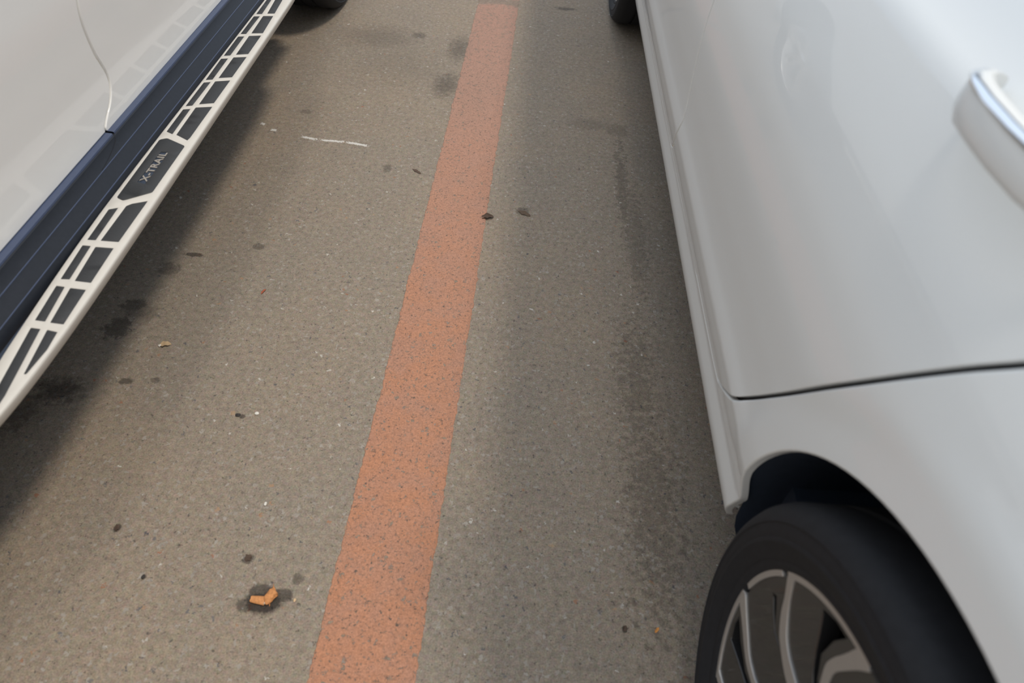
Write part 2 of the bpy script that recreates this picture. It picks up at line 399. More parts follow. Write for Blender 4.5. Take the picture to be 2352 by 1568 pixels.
wear = n.math('MAXIMUM', n.math('MAXIMUM', wear, gap), old)
c2 = n.mix(n.math('MULTIPLY', wear, 0.9), pc, n.mix(1.0, col, (0.85, 0.82, 0.82), 'MULTIPLY'))
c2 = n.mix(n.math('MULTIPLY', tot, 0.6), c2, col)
n.put(b.inputs['Base Color'], c2); b.inputs['Roughness'].default_value = 0.8; b.inputs['Specular IOR Level'].default_value = 0.3
bp = n.new('ShaderNodeBump'); bp.inputs['Strength'].default_value = 0.5; bp.inputs['Distance'].default_value = 0.0015
n.put(bp.inputs['Height'], n.math('SUBTRACT', n.math('MULTIPLY', hgt, 0.6), wear)); n.put(b.inputs['Normal'], bp.outputs[0])
mb = MB(); secs = []
ja = jb = 0.0; yy = -2.0; rl = random.Random(3)
while yy < 3.9:
    ja = 0.7 * ja + rl.gauss(0, 0.0008); jb = 0.7 * jb + rl.gauss(0, 0.0008); xl = -0.274 + ja; xr = -0.101 + jb
    secs.append([(xl, yy, 0.0), (xl + 0.0012, yy, 0.0012), (xr - 0.0012, yy, 0.0012), (xr, yy, 0.0)]); yy += 0.004
mb.loft(secs); line = mb.build('parking_line', ml)
tag(line, 'worn orange line painted on the asphalt between the two white cars', 'parking line')

# ------------------------------------------------------------------ wheels
def ring_ellipse(c, r, n=96, a0=0, a1=2 * math.pi): return [(c[0] + r * math.cos(a0 + (a1 - a0) * i / n), c[1] + r * math.sin(a0 + (a1 - a0) * i / n)) for i in range(n if abs(a1 - a0 - 2 * math.pi) < 1e-6 else n + 1)]
def pol(c, r, a): return (c[0] + r * math.cos(math.radians(a)), c[1] + r * math.sin(math.radians(a)))

def tire_mesh(name, place, R, rim, W, parent, base, sub=True):
    mb = MB(base)
    pr = [(rim - 0.012, -0.030), (rim - 0.004, -0.006), (rim + 0.002, 0.001), (rim + 0.008, 0.003), (rim + 0.012, 0.0025), (rim + 0.016, 0.006), (rim + 0.030, 0.010), (rim + 0.032, 0.0115), (rim + 0.036, 0.0115), (rim + 0.038, 0.0105),
          (R - 0.040, 0.011), (R - 0.026, 0.008), (R - 0.024, 0.0095), (R - 0.020, 0.008), (R - 0.010, 0.000), (R - 0.003, -0.010), (R, -0.022)]
    t0, t1 = -0.022, -(W - 0.022)
    for gx in (0.24, 0.50, 0.76):
        c = t0 + (t1 - t0) * gx
        pr += [(R, c + 0.005), (R - 0.007, c + 0.004), (R - 0.007, c - 0.004), (R, c - 0.005)]
    pr += [(R, t1), (R - 0.003, -(W - 0.010)), (R - 0.012, -W), (R - 0.05, -W - 0.008), (rim + 0.012, -W - 0.003), (rim - 0.004, -W + 0.012)]
    lathe(mb, pr, place, 128)
    return mb.build(name, M['rubber'], parent, sharp=35)

def twin_wheel(name, xc, yc, zc, sgn, parent, base, R=0.335, rot=0.0):
    """two-tone wheel: black face, bright machined edges, five pairs of spokes"""
    c = (yc, zc)
    dish = lambda s, z: xc - sgn * (0.004 + 0.016 * (1 - min(1, math.hypot(s - yc, z - zc) / 0.25) ** 2))
    place = lambda a, r, o: (xc + sgn * o, yc + r * math.cos(a), zc + r * math.sin(a))
    holes = []
    for k in range(5):
        A = 72 * k + rot
        holes.append([pol(c, r, a + A) for r, a in ((0.240, 46), (0.243, 53), (0.240, 58.5), (0.217, 52.3), (0.188, 45.8), (0.157, 43.5), (0.12, 44), (0.10, 41), (0.13, 38), (0.16, 38.5), (0.185, 41), (0.207, 43.5))])
        holes.append([pol(c, r, a + A) for r, a in ((0.232, 15.2), (0.226, 17.6), (0.211, 15.2), (0.192, 11.2), (0.172, 11.2), (0.168, 10.2), (0.188, 9.1), (0.211, 12.0))])
    face = panel(name, ring_ellipse(c, 0.2465), dish, sgn, M['gloss'], parent, base, step=0.008, depth=0.022, chamfer=0.002, grid=0.016, holes=holes)
    tire_mesh('tire', place, R, 0.2555, 0.215, face, base)
    mb = MB(base)
    lathe(mb, [(0.2555, -0.004), (0.248, -0.012), (0.244, -0.03), (0.232, -0.06), (0.228, -0.19), (0.245, -0.205)], place, 96)
    mb.build('rim_barrel', M['gloss'], face)
    mb = MB(base); lathe(mb, [(0.06, -0.075), (0.155, -0.075), (0.158, -0.08), (0.155, -0.095), (0.06, -0.095)], place, 64); mb.build('brake_disc', M['silver'], face)
    mb = MB(base); lathe(mb, [(0.0, -0.012), (0.026, -0.012), (0.032, -0.016), (0.034, -0.024)], place, 40); mb.build('hub_cap', M['silver'], face)
    up = lambda s, z: dish(s, z) + sgn * 0.0022
    for k in range(5):
        A = 72 * k + rot
        sa = [(0.249, -3.2), (0.230, -7.2), (0.210, -11.7), (0.190, -17), (0.172, -19.6), (0.159, -20.3), (0.14, -18), (0.115, -13)]
        sb = [(0.110, -21), (0.135, -25), (0.151, -25.6), (0.170, -23.8), (0.188, -21.6), (0.205, -17.6), (0.216, -14.8), (0.232, -11.5), (0.2475, -8.8), (0.249, -6)]
        panel('spoke_trim', smooth_path([pol(c, r, a + A) for r, a in sa], 3) + smooth_path([pol(c, r, a + A) for r, a in sb], 3), up, sgn, M['silver'], face, base, step=0.006, depth=0.004, chamfer=0.0008, grid=0.012)
        fa = [(0.2495, 32.6), (0.244, 30.8), (0.222, 26.8), (0.201, 23.4), (0.181, 20.6), (0.163, 20.0), (0.148, 21.5), (0.134, 23.8), (0.11, 30)]
        fb = [(0.105, 20), (0.131, 14.2), (0.15, 13.2), (0.172, 14.2), (0.186, 15.6), (0.208, 20.0), (0.225, 24.2), (0.2495, 28.2)]
        panel('spoke_trim', smooth_path([pol(c, r, a + A) for r, a in fa], 3) + smooth_path([pol(c, r, a + A) for r, a in fb], 3), up, sgn, M['silver'], face, base, step=0.006, depth=0.004, chamfer=0.0008, grid=0.012)
        for a0, a1 in ((0.0, 25.0), (28.4, 68.0)):
            o = [pol(c, 0.2552, A + a0 + (a1 - a0) * i / 16) for i in range(17)] + [pol(c, 0.2485, A + a1 - (a1 - a0) * i / 16) for i in range(17)]
            panel('lip_trim', o, up, sgn, M['silver'], face, base, step=0.006, depth=0.005, chamfer=0.0008, grid=0.02)
    return face

def spoke_wheel(name, xc, yc, zc, sgn, parent, base, R, rim, rot=0.0):
    """bright wheel with five pairs of straight spokes"""
    place = lambda a, r, o: (xc + sgn * o, yc + r * math.cos(a), zc + r * math.sin(a))
    mb = MB(base)
    lathe(mb, [(rim + 0.003, -0.006), (rim + 0.003, 0.002), (rim - 0.004, 0.003), (rim - 0.010, -0.008), (rim - 0.014, -0.03), (rim - 0.028, -0.06), (rim - 0.03, -0.19)], place, 96)
    for k in range(5):
        for d in (-1, 1):
            a = math.radians(72 * k + rot); secs = []
            for r in (0.045, 0.09, 0.15, rim - 0.008):
                w = 0.017 - 0.03 * (r - 0.045); off = d * (0.012 + 0.10 * (r - 0.045)); o = -0.012 - 0.010 * (1 - r / rim)
                e1 = (math.cos(a), math.sin(a)); e2 = (-math.sin(a), math.cos(a)); sec = []
                for q, dep in ((-w, -0.035), (-w * 0.75, 0.0), (w * 0.75, 0.0), (w, -0.035)):
                    sec.append((xc + sgn * (o + dep), yc + e1[0] * r + e2[0] * (off + q), zc + e1[1] * r + e2[1] * (off + q)))
                secs.append(sec)
            mb.loft(secs, closed=True, caps=True)
    lathe(mb, [(0.0, -0.008), (0.03, -0.008), (0.036, -0.014), (0.065, -0.02), (0.07, -0.05)], place, 48)
    w = mb.build(name, M['bright'], parent)
    tire_mesh('tire', place, R, rim + 0.002, 0.225, w, base)
    mb = MB(base); lathe(mb, [(0.06, -0.085), (0.16, -0.085), (0.16, -0.10), (0.06, -0.10)], place, 64); mb.build('brake_disc', M['gloss'], w)
    mb = MB(base); lathe(mb, [(0.0, -0.005), (0.022, -0.005), (0.026, -0.0085)], place, 32); mb.build('hub_cap', M['chrome'], w)
    return w

def arch_liner(name, fn, yc, zc, sgn, r, parent, base, depth=0.28, a0=-20, a1=200, lip=0.011):
    def place(a, rr, o):
        y, z = yc + rr * math.cos(a), zc + rr * math.sin(a)
        x0 = fn(yc + r * math.cos(a), zc + r * math.sin(a))
        return (x0 - sgn * lip if o == 0 else fn(yc, 0.74) + sgn * o, y, z)
    mb = MB(base)
    lathe(mb, [(r + 0.004, 0), (r + 0.008, -0.07), (r + 0.008, -depth + 0.03), (r - 0.02, -depth), (0.05, -depth)], place, 64, math.radians(a0), math.radians(a1))
    return mb.build(name, M['liner'], parent)

# ------------------------------------------------------------------ the rest of a car's bodywork (roof, glass, bonnet, far flank)
def upper_body(root, base, X, W, p, paint, prof):
    """X(u): inward distance -> x; prof(s,z)-> inward distance of the flank"""
    def cross(s, u0, z0, crown, n=14):
        out = []
        for i in range(n + 1):
            u = u0 + (W - 2 * u0) * i / n; t = (u - W / 2) / (W / 2 - u0)
            out.append((X(u), s, z0 + crown * (1 - abs(t) ** 2.4)))
        return out
    lin = lambda a, b, n: [a + (b - a) * i / n for i in range(n + 1)]
    mb = MB(base)
    mb.loft([cross(s, p['roof_u'], p['roof_z'] - 0.05 * ((s - p['roof_m']) / 0.9) ** 2, 0.07) for s in lin(p['roof_r'], p['roof_f'], 12)])
    hd = []
    for i, s in enumerate(lin(p['cowl'], p['nose'], 8)):
        t = i / 8; hd.append(cross(s, p['belt_u'] + 0.10 * t * t, p['belt_z'] - p['hood_drop'] * t ** 1.6, 0.05))
    mb.loft(hd)
    dk = []
    for i, s in enumerate(lin(p['back_glass'], p['tail'], 5)):
        t = i / 5; dk.append(cross(s, p['belt_u'] + 0.06 * t * t, p['belt_z'] - p['deck_drop'] * t * t, 0.04))
    mb.loft(dk)
    for end, s0, top, dr in (('f', p['nose'], p['belt_z'] - p['hood_drop'], 1), ('r', p['tail'], p['belt_z'] - p['deck_drop'], -1)):
        rows = []
        for i in range(7):
            z = 0.22 + (top - 0.22) * i / 6
            row = []
            for j in range(17):
                t = -1 + 2 * j / 16; u = W / 2 + t * (W / 2 - 0.16)
                row.append((X(u), s0 + dr * (0.14 * (1 - t ** 4) * (1 - 0.5 * (i / 6) ** 3) - 0.02), z))
            rows.append(row)
        mb.loft(rows)
    # far flank
    zs = [0.2 + (p['belt_z'] - 0.2) * i / 12 for i in range(13)]
    mb.loft([[(X(W - prof(s, max(z, p['sill'])) ), s, z) for z in zs] for s in lin(p['tail'], p['nose'], 30)])
    # pillars
    for side in (0, 1):
        f = (lambda u: u) if side == 0 else (lambda u: W - u)
        for (sb, st) in ((p['back_glass'] + 0.06, p['roof_r'] + 0.02), (p['b_post'], p['b_post'] - 0.06), (p['cowl'] - 0.05, p['roof_f'] - 0.02)):
            secs = []
            for t in (0, 0.5, 1):
                s = sb + (st - sb) * t; u = p['belt_u'] + (p['roof_u'] - p['belt_u']) * t; z = p['belt_z'] + (p['roof_z'] + 0.004 - p['belt_z']) * t
                w = 0.05 - 0.012 * t
                secs.append([(X(f(u - 0.004)), s - w, z), (X(f(u - 0.010)), s, z), (X(f(u - 0.004)), s + w, z), (X(f(u + 0.03)), s, z)])
            mb.loft(secs, closed=True)
    body = mb.build('body_shell', paint, root)
    for side, nm in ((0, 'side_window'), (1, 'side_window')):
        f = (lambda u: u) if side == 0 else (lambda u: W - u)
        for (b0, b1, t0, t1) in ((p['back_glass'] + 0.05, p['b_post'], p['roof_r'] + 0.02, p['b_post'] - 0.06), (p['b_post'], p['cowl'] - 0.05, p['b_post'] - 0.06, p['roof_f'] - 0.02)):
            g = MB(base); secs = []
            for i in range(7):
                t = i / 6; u = p['belt_u'] + (p['roof_u'] - p['belt_u']) * t + 0.006 - 0.02 * t * (1 - t); z = p['belt_z'] - 0.012 + (p['roof_z'] + 0.008 - p['belt_z']) * t
                a0 = b0 + (t0 - b0) * t; a1 = b1 + (t1 - b1) * t
                secs.append([(X(f(u)), a0 + (a1 - a0) * j / 6, z) for j in range(7)])
            g.loft(secs); g.build(nm, M['glass'], root)
    for nm, s0, s1 in (('windshield', p['cowl'], p['roof_f']), ('rear_window', p['back_glass'], p['roof_r'])):
        g = MB(base); zr = p['roof_z'] - 0.05 * ((s1 - p['roof_m']) / 0.9) ** 2; secs = []
        for i in range(6):
            t = i / 5; secs.append(cross(s0 + (s1 - s0) * t, p['belt_u'] + (p['roof_u'] - p['belt_u']) * t + 0.01, p['belt_z'] + (zr - p['belt_z']) * t - 0.004, 0.05 + 0.02 * t))
        g.loft(secs); g.build(nm, M['glass'], root)
    g = MB(base)
    xa, xb = sorted((X(0.10), X(W - 0.10)))
    g.box((xa, p['tail'] + 0.55 + 0.40, 0.20), (xb, p['nose'] - 1.30, 0.34)); g.build('underbody', M['liner'], root)
    return body

# ------------------------------------------------------------------ white saloon on the right
PSI = 0.02
SB = (1.255, 1.45, 0.0)
saloon = empty('sedan', (SB[0] * math.cos(PSI) - SB[1] * math.sin(PSI), SB[0] * math.sin(PSI) + SB[1] * math.cos(PSI), 0), PSI)
tag(saloon, 'white four-door car with chrome-edged door handle and two-tone alloy wheels, on the right', 'car')
S_TAB = pchip([(.20, .394), (.232, .380), (.248, .3755), (.262, .3738), (.305, .3740), (.318, .3715), (.36, .3605), (.39, .3548), (.405, .3525), (.42, .3527), (.45, .3543), (.48, .3533), (.55, .348), (.65, .342), (.72, .344), (.80, .356), (.86, .374), (.900, .3885), (.909, .3920), (.913, .3945), (.94, .4270), (.99, .480), (1.04, .53)])
RW = (0.085, 0.335); FW = (2.90, 0.335); SW = 1.82
def s_fn(s, z):
    l = S_TAB(z)
    for c in (RW, FW):
        d = math.hypot(s - c[0], z - c[1]) - 0.395
        w = (1 - sstep(0.03, 0.085, d)) * sstep(0.34, 0.46, z)
        l += (0.3465 - l) * w
    if s < -0.25: l += 0.22 * ((-0.25 - s) / 0.6) ** 2.2
    if s > 3.15: l += 0.26 * ((s - 3.15) / 0.6) ** 2.2
    # finger recess behind the handle
    l += 0.016 * math.exp(-(((s - 0.44) / 0.075) ** 2 + ((z - 0.938) / 0.026) ** 2) ** 2)
    return l
near_cut = smooth_path([(.98, .3115), (.80, .3115), (.705, .315), (.672, .333), (.640, .361), (.614, .384), (.598, .399), (.582, .418), (.567, .440), (.535, .487), (.487, .559), (.430, .648), (.384, .720), (.333, .803), (.302, .852), (.268, .915), (.24, .975), (.222, 1.04)], 6)
_o = offset_path(near_cut, 0.005)
if _o[-1][0] > near_cut[-1][0]: _o = offset_path(near_cut, -0.005)
near_cut = [tuple(Vector(p).lerp(Vector(q), sstep(.70, .60, p[0]))) for p, q in zip(near_cut, _o)]
far_cut = smooth_path([(1.47, .3115), (1.43, .3118), (1.40, .322), (1.351, .365), (1.312, .433), (1.309, .489), (1.304, .577), (1.298, .648), (1.293, .698), (1.287, .80), (1.280, .92), (1.272, 1.04)], 6)
fen_cut = smooth_path([(2.30, .3115), (2.36, .36), (2.37, .55), (2.36, .8), (2.33, 1.04)], 4)
def arc(c, r, a0, a1, n=60): return [(c[0] + r * math.cos(math.radians(a0 + (a1 - a0) * i / n)), c[1] + r * math.sin(math.radians(a0 + (a1 - a0) * i / n))) for i in range(n + 1)]
# body side with the rear wing and the sill in one pressing
aR = arc(RW, 0.395, -3, 183)
side = [(.512, .200), (.505, .225), (.492, .27)] + aR + [(-.335, .24), (-.36, .21), (-.62, .24), (-.80, .32), (-.84, .60), (-.82, .85), (-.80, 1.04)]
side += list(reversed(near_cut)) + [(1.2, .3085), (1.9, .3085), (2.44, .3085), (2.46, .27), (2.47, .20)]
panel('rear_wing', side, s_fn, -1, M['pearl'], saloon, SB, step=0.010, depth=0.012, chamfer=0.0034)
# rear door: from the far cut down along the bottom and up the near cut
df_in = offset_path(far_cut, 0.0048); dn_in = offset_path(near_cut, -0.0098)
if dn_in[-1][0] < near_cut[-1][0]: dn_in = offset_path(near_cut, 0.0098)
if df_in[-1][0] > far_cut[-1][0]: df_in = offset_path(far_cut, -0.0048)
lo = [(1.41, .3145), (.985, .3145)]
rear_door = panel('rear_door', [p for p in reversed(df_in) if p[1] > .318 ] + lo + [p for p in dn_in if p[0] < .975], s_fn, -1, M['pearl'], saloon, SB, step=0.010, depth=0.016, chamfer=0.0014)
df_out = offset_path(far_cut, -0.0048)
if df_out[-1][0] < far_cut[-1][0]: df_out = offset_path(far_cut, 0.0048)
front_door = panel('front_door', [p for p in df_out if p[1] > .318] + list(reversed([p for p in offset_path(fen_cut, 0.002)])) + [(2.28, .3145), (1.425, .3145)], s_fn, -1, M['pearl'], saloon, SB, step=0.012, depth=0.012, chamfer=0.0014)
aF = arc(FW, 0.395, 183, -3)
panel('front_wing', [(2.47, .315)] + [(2.49, .33)] + aF + [(3.33, .24), (3.5, .26), (3.66, .34), (3.70, .55), (3.66, .74), (3.30, .93), (2.7, 1.02), (2.37, 1.04)] + list(reversed(offset_path(fen_cut, -0.002)))[:-1], s_fn, -1, M['pearl'], saloon, SB, step=0.014, depth=0.012)
# what shows in the shut lines
def strip(name, path, w, dep, m):
    panel(name, offset_path(path, w) + list(reversed(offset_path(path, -w))), lambda s, z: s_fn(s, z) + dep, -1, m, saloon, SB, step=0.015, depth=0.003, chamfer=0.0005, grid=0.03)
strip('door_jamb', far_cut[8:], 0.016, 0.0036, M['jamb'])
strip('door_seal', near_cut, 0.018, 0.0165, M['seal'])
strip('door_seal', fen_cut, 0.016, 0.0165, M['seal'])
strip('door_seal', [(.9, .312), (1.5, .312), (2.3, .312)], 0.006, 0.0172, M['seal'])

# door handle: pull bar with a bright upper edge
def bar(mb, st, sec):
    mb.loft([sec(*a) for a in st], closed=True, caps=True)
HST = [(.546, .404, .930, .35), (.540, .392, .931, .62), (.532, .378, .9322, .82), (.520, .366, .9332, .95), (.500, .358, .934, 1), (.470, .3545, .9352, 1), (.430, .353, .9368, 1), (.390, .3545, .9385, 1), (.365, .359, .9398, 1), (.348, .368, .9405, .95), (.338, .380, .941, .85), (.331, .396, .941, .6), (.328, .408, .941, .35)]
def hsec(s, l, z, k):
    out = []
    for dl, dz in ((-.0075, -.016), (-.0098, -.010), (-.0105, 0), (-.0100, .010), (-.0085, .0165), (-.004, .0195), (.003, .0200), (.0085, .0175), (.0100, .008), (.0095, -.008), (.006, -.0165), (-.002, -.0185)):
        out.append((l + dl * k, s, z + dz * k))
    return out
mb = MB(SB); bar(mb, HST, hsec); handle = mb.build('door_handle', M['pearl'], rear_door, sharp=60)
mb = MB(SB)
def csec(s, l, z, k):
    out = []
    for i in range(10):
        a = 2 * math.pi * i / 10; out.append((l - .0072 * k + .0052 * k * math.cos(a), s, z + .0168 * k + .0044 * k * math.sin(a)))
    return out
bar(mb, HST[1:-1], csec); tag(mb.build('handle_trim', M['chrome'], rear_door), 'chrome strip along the door handle')

twin_wheel('rear_wheel', 0.3500, RW[0], RW[1], -1, saloon, SB)
twin_wheel('front_wheel', 0.3520, FW[0], FW[1], -1, saloon, SB, rot=20)
arch_liner('arch_liner', s_fn, RW[0], RW[1], -1, 0.394, saloon, SB, a0=-25)
arch_liner('arch_liner', s_fn, FW[0], FW[1], -1, 0.394, saloon, SB)
upper_body(saloon, SB, lambda u: 0.345 + u, SW, dict(roof_u=0.275, roof_z=1.40, roof_m=0.8, roof_r=0.10, roof_f=1.55, belt_u=0.165, belt_z=1.03, back_glass=-0.52, cowl=2.42, nose=3.62, tail=-0.80, hood_drop=0.28, deck_drop=0.06, b_post=1.27, sill=0.2), M['pearl'], lambda s, z: max(0.0, s_fn(s, z) - 0.345))
g = MB(SB); g.loft([[(0.345 + 0.160, s, 1.018), (0.345 + 0.158, s, 1.026), (0.345 + 0.168, s, 1.036)] for s in (-0.4, 0.4, 1.2, 2.35)]); g.build('window_trim', M['chrome'], saloon)
for x in (0.345 + 0.26, 0.345 + SW - 0.26):
    g = MB(SB); g.loft([[(x + 0.20 * math.cos(a), -0.80 - 0.10 + 0.01 * i, 0.80 + 0.09 * math.sin(a)) for a in [2 * math.pi * k / 24 for k in range(24)]] for i in range(3)], closed=True, caps=True); g.build('tail_lamp', M['red'], saloon)
    g = MB(SB); g.loft([[(x + 0.20 * math.cos(a), 3.62 + 0.09 - 0.01 * i, 0.66 + 0.06 * math.sin(a)) for a in [2 * math.pi * k / 24 for k in range(24)]] for i in range(3)], closed=True, caps=True); g.build('headlamp', M['lamp'], saloon)

# ------------------------------------------------------------------ white sport utility car on the left
VB = (-1.70, 1.42, 0.0)
suv = empty('suv', VB)
tag(suv, 'white sport utility car with black sill and white lettered running board, on the left', 'car')
V_TAB = pchip([(.30, -.84), (.434, -.8205), (.46, -.8203), (.50, -.8190), (.58, -.8110), (.70, -.796), (.80, -.789), (.90, -.789), (1.0, -.799), (1.10, -.815)])
VR = (0.06, 0.36); VF = (2.79, 0.36); VW = 1.84
def v_fn(y, z):
    x = V_TAB(z)
    if y < -0.4: x -= 0.2 * ((-0.4 - y) / 0.55) ** 2.2
    if y > 3.05: x -= 0.25 * ((y - 3.05) / 0.6) ** 2.2
    return x
vcut = smooth_path([(1.083, .434), (1.086, .442), (1.104, .455), (1.130, .471), (1.147, .492), (1.150, .515), (1.142, .540), (1.133, .565), (1.124, .619), (1.128, .66), (1.146, .72), (1.165, .80), (1.18, .92), (1.185, 1.10)], 6)
va = offset_path(vcut, 0.0044); vb = offset_path(vcut, -0.0044)
if va[-1][0] > vb[-1][0]: va, vb = vb, va        # va: rear side, vb: front side
vq = smooth_path([(0.56, .434), (0.50, .58), (0.36, .76), (0.22, .90), (0.16, 1.10)], 6)
vqa = offset_path(vq, 0.002); vqb = offset_path(vq, -0.002)
if vqa[-1][0] > vqb[-1][0]: vqa, vqb = vqb, vqa
vfc = smooth_path([(2.20, .434), (2.24, .52), (2.25, .7), (2.24, .9), (2.22, 1.10)], 5)
vfa = offset_path(vfc, 0.002); vfb = offset_path(vfc, -0.002)
if vfa[-1][0] > vfb[-1][0]: vfa, vfb = vfb, vfa
panel('rear_door', va + list(reversed(vqb)), v_fn, 1, M['paint'], suv, VB, step=0.010, depth=0.014, chamfer=0.0022)
panel('front_door', vb + list(reversed(vfa)), v_fn, 1, M['paint'], suv, VB, step=0.010, depth=0.014, chamfer=0.0022)
def vstrip(name, path, w, dep, m):
    panel(name, offset_path(path, w) + list(reversed(offset_path(path, -w))), lambda s, z: v_fn(s, z) - dep, 1, m, suv, VB, step=0.02, depth=0.003, chamfer=0.0005, grid=0.03)
vstrip('door_jamb', vcut, 0.02, 0.0040, M['jamb']); vstrip('door_jamb', vfc, 0.02, 0.010, M['jamb']); vstrip('door_jamb', vq, 0.02, 0.010, M['jamb'])
rq = [(0.46, .434)] + [p for p in arc(VR, 0.43, 3, 180)] + [(-.42, .30), (-.80, .36), (-.86, .70), (-.84, 1.10)] + list(reversed(vqa))
panel('rear_wing', rq, v_fn, 1, M['paint'], suv, VB, step=0.014)
fq = [p for p in reversed(arc(VF, 0.43, 0, 177))] + [(3.32, .30), (3.55, .34), (3.66, .60), (3.64, .92), (3.2, 1.04), (2.4, 1.10)] + list(reversed(vfb))
panel('front_wing', fq, v_fn, 1, M['paint'], suv, VB, step=0.014)
for c in (VR, VF):
    mb = MB(VB)
    place = lambda a, r, o: (v_fn(c[0] + r * math.cos(a), max(.36, c[1] + r * math.sin(a))) + o, c[0] + r * math.cos(a), c[1] + r * math.sin(a))
    lathe(mb, [(.434, -0.002), (.430, .006), (.424, .010), (.402, .010), (.396, .006), (.394, -.04)], place, 64, math.radians(-8), math.radians(188))
    mb.build('arch_trim', M['plastic'], suv)
    arch_liner('arch_liner', v_fn, c[0], c[1], 1, 0.40, suv, VB)
spoke_wheel('rear_wheel', -0.808, VR[0], VR[1], 1, suv, VB, 0.36, 0.232, 10)
spoke_wheel('front_wheel', -0.808, VF[0], VF[1], 1, suv, VB, 0.36, 0.232, 31)
upper_body(suv, VB, lambda u: -0.785 - u, VW, dict(roof_u=0.24, roof_z=1.60, roof_m=0.5, roof_r=-0.62, roof_f=1.45, belt_u=0.04, belt_z=1.095, back_glass=-0.80, cowl=2.30, nose=3.56, tail=-0.86, hood_drop=0.16, deck_drop=0.02, b_post=1.17, sill=0.30), M['paint'], lambda s, z: max(0.0, -0.785 - v_fn(s, z)))
g = MB(VB); g.box((-1.02, 0.50, 0.27), (-0.86, 2.36, 0.46)); g.build('floor_pan', M['liner'], suv)
for x in (-1.05, -2.36):
    g = MB(VB); g.loft([[(x + 0.24 * math.cos(a), 3.56 + 0.10 - 0.012 * i, 0.84 + 0.07 * math.sin(a)) for a in [2 * math.pi * k / 24 for k in range(24)]] for i in range(3)], closed=True, caps=True); g.build('headlamp', M['lamp'], suv)
    g = MB(VB); g.loft([[(x + 0.22 * math.cos(a), -0.86 - 0.10 + 0.012 * i, 0.90 + 0.09 * math.sin(a)) for a in [2 * math.pi * k / 24 for k in range(24)]] for i in range(3)], closed=True, caps=True); g.build('tail_lamp', M['red'], suv)

# sill cladding: a narrow ledge under the doors, then a dark face with two fine steps
def clad(y0, y1, name):
    mb = MB(VB); pr = [(-.850, .4270), (-.8085, .4280), (-.8060, .4262), (-.8040, .4220), (-.7945, .4092), (-.7932, .4080), (-.7918, .4062), (-.7860, .4000), (-.7765, .3895), (-.7752, .3882), (-.7735, .3862), (-.7690, .3700), (-.775, .32), (-.85, .29)]
    ys = (y0, y0 + .05, (y0 + y1) / 2, y1 - .05, y1)
    mb.loft([[(x, y, z) for x, z in pr] for y in ys])
    t = MB(VB)
    for ya, yb in ((y0, 1.0795), (1.0855, y1)): t.loft([[(x, y, z) for x, z in ((-.840, .4322), (-.8105, .4322), (-.8085, .4312), (-.8078, .4280))] for y in (ya, (ya + yb) / 2, yb)], smooth=True)
    o = mb.build(name, M['plastic'], suv, sharp=25)
    gr = .0010
    for gx, gz in ((-.7932, .4080), (-.7752, .3882)):
        q = MB(VB); q.loft([[(gx + gr * math.cos(a), y, gz + gr * math.sin(a)) for a in [2 * math.pi * k / 8 for k in range(8)]] for y in ys], closed=True, caps=True)
        q.build('sill_highlight_bead', M['trim'], o)  # lighter bead added as a painted highlight along each step edge
    tag(t.build('sill_trim', M['trim'], o), 'narrow ledge under the doors, tinted blue for the sky it reflects')
    return o
sill = clad(0.46, 2.36, 'sill_cladding')
mb = MB(VB); sp_ = smooth_path([(-.8075, 1.082, .4285), (-.8050, 1.080, .4240), (-.8020, 1.068, .4195), (-.7985, 1.042, .4150), (-.7958, 1.012, .4112), (-.7945, .992, .4094)], 4)
mb.loft([[(p[0], p[1] + .0012 * math.cos(a), p[2] + .0012 * math.sin(a)) for a in [2 * math.pi * k / 6 for k in range(6)]] for p in sp_], closed=True, caps=True)
mb.build('sill_seam', M['seal'], sill)

# running board: white frame with rubber treads let into it
ZP = 0.380
SLOTS = [
    [(-.737, 1.769), (-.717, 1.774), (-.722, 1.86), (-.728, 1.90), (-.7455, 1.895)], [(-.764, 1.760), (-.748, 1.764), (-.7535, 1.925), (-.766, 1.92)],
    [(-.740, 1.649), (-.711, 1.656), (-.716, 1.761), (-.743, 1.755)], [(-.765, 1.640), (-.750, 1.643), (-.749, 1.752), (-.7655, 1.748)],
    [(-.739, 1.531), (-.710, 1.541), (-.711, 1.645), (-.741, 1.636)], [(-.765, 1.520), (-.749, 1.525), (-.750, 1.632), (-.766, 1.627)],
    [(-.739, 1.414), (-.709, 1.424), (-.709, 1.528), (-.740, 1.519)], [(-.764, 1.400), (-.748, 1.405), (-.749, 1.512), (-.766, 1.507)],
    [(-.739, 1.295), (-.708, 1.306), (-.708, 1.411), (-.741, 1.400)], [(-.764, 1.282), (-.749, 1.288), (-.748, 1.396), (-.764, 1.390)],
    [(-.739, 1.172), (-.708, 1.155), (-.706, 1.166), (-.706, 1.293), (-.741, 1.283)], [(-.763, 1.180), (-.746, 1.172), (-.748, 1.276), (-.764, 1.271)],
    [(-.734, .832), (-.701, .833), (-.701, .953), (-.727, .940), (-.734, .932)], [(-.757, .831), (-.741, .832), (-.744, .926), (-.760, .918)],
    [(-.728, .731), (-.699, .730), (-.702, .818), (-.735, .817)], [(-.752, .732), (-.736, .733), (-.742, .818), (-.758, .818)],
    [(-.719, .638), (-.696, .637), (-.699, .715), (-.727, .716)], [(-.744, .640), (-.726, .639), (-.735, .717), (-.751, .718)],
    [(-.704, .537), (-.699, .538), (-.694, .586), (-.697, .622), (-.716, .625)], [(-.718, .452), (-.706, .470), (-.707, .498), (-.725, .625), (-.742, .626), (-.728, .522)],
]
BADGE = [(-.760, .952), (-.745, .945), (-.704, .977), (-.705, 1.135), (-.750, 1.156), (-.763, 1.148)]
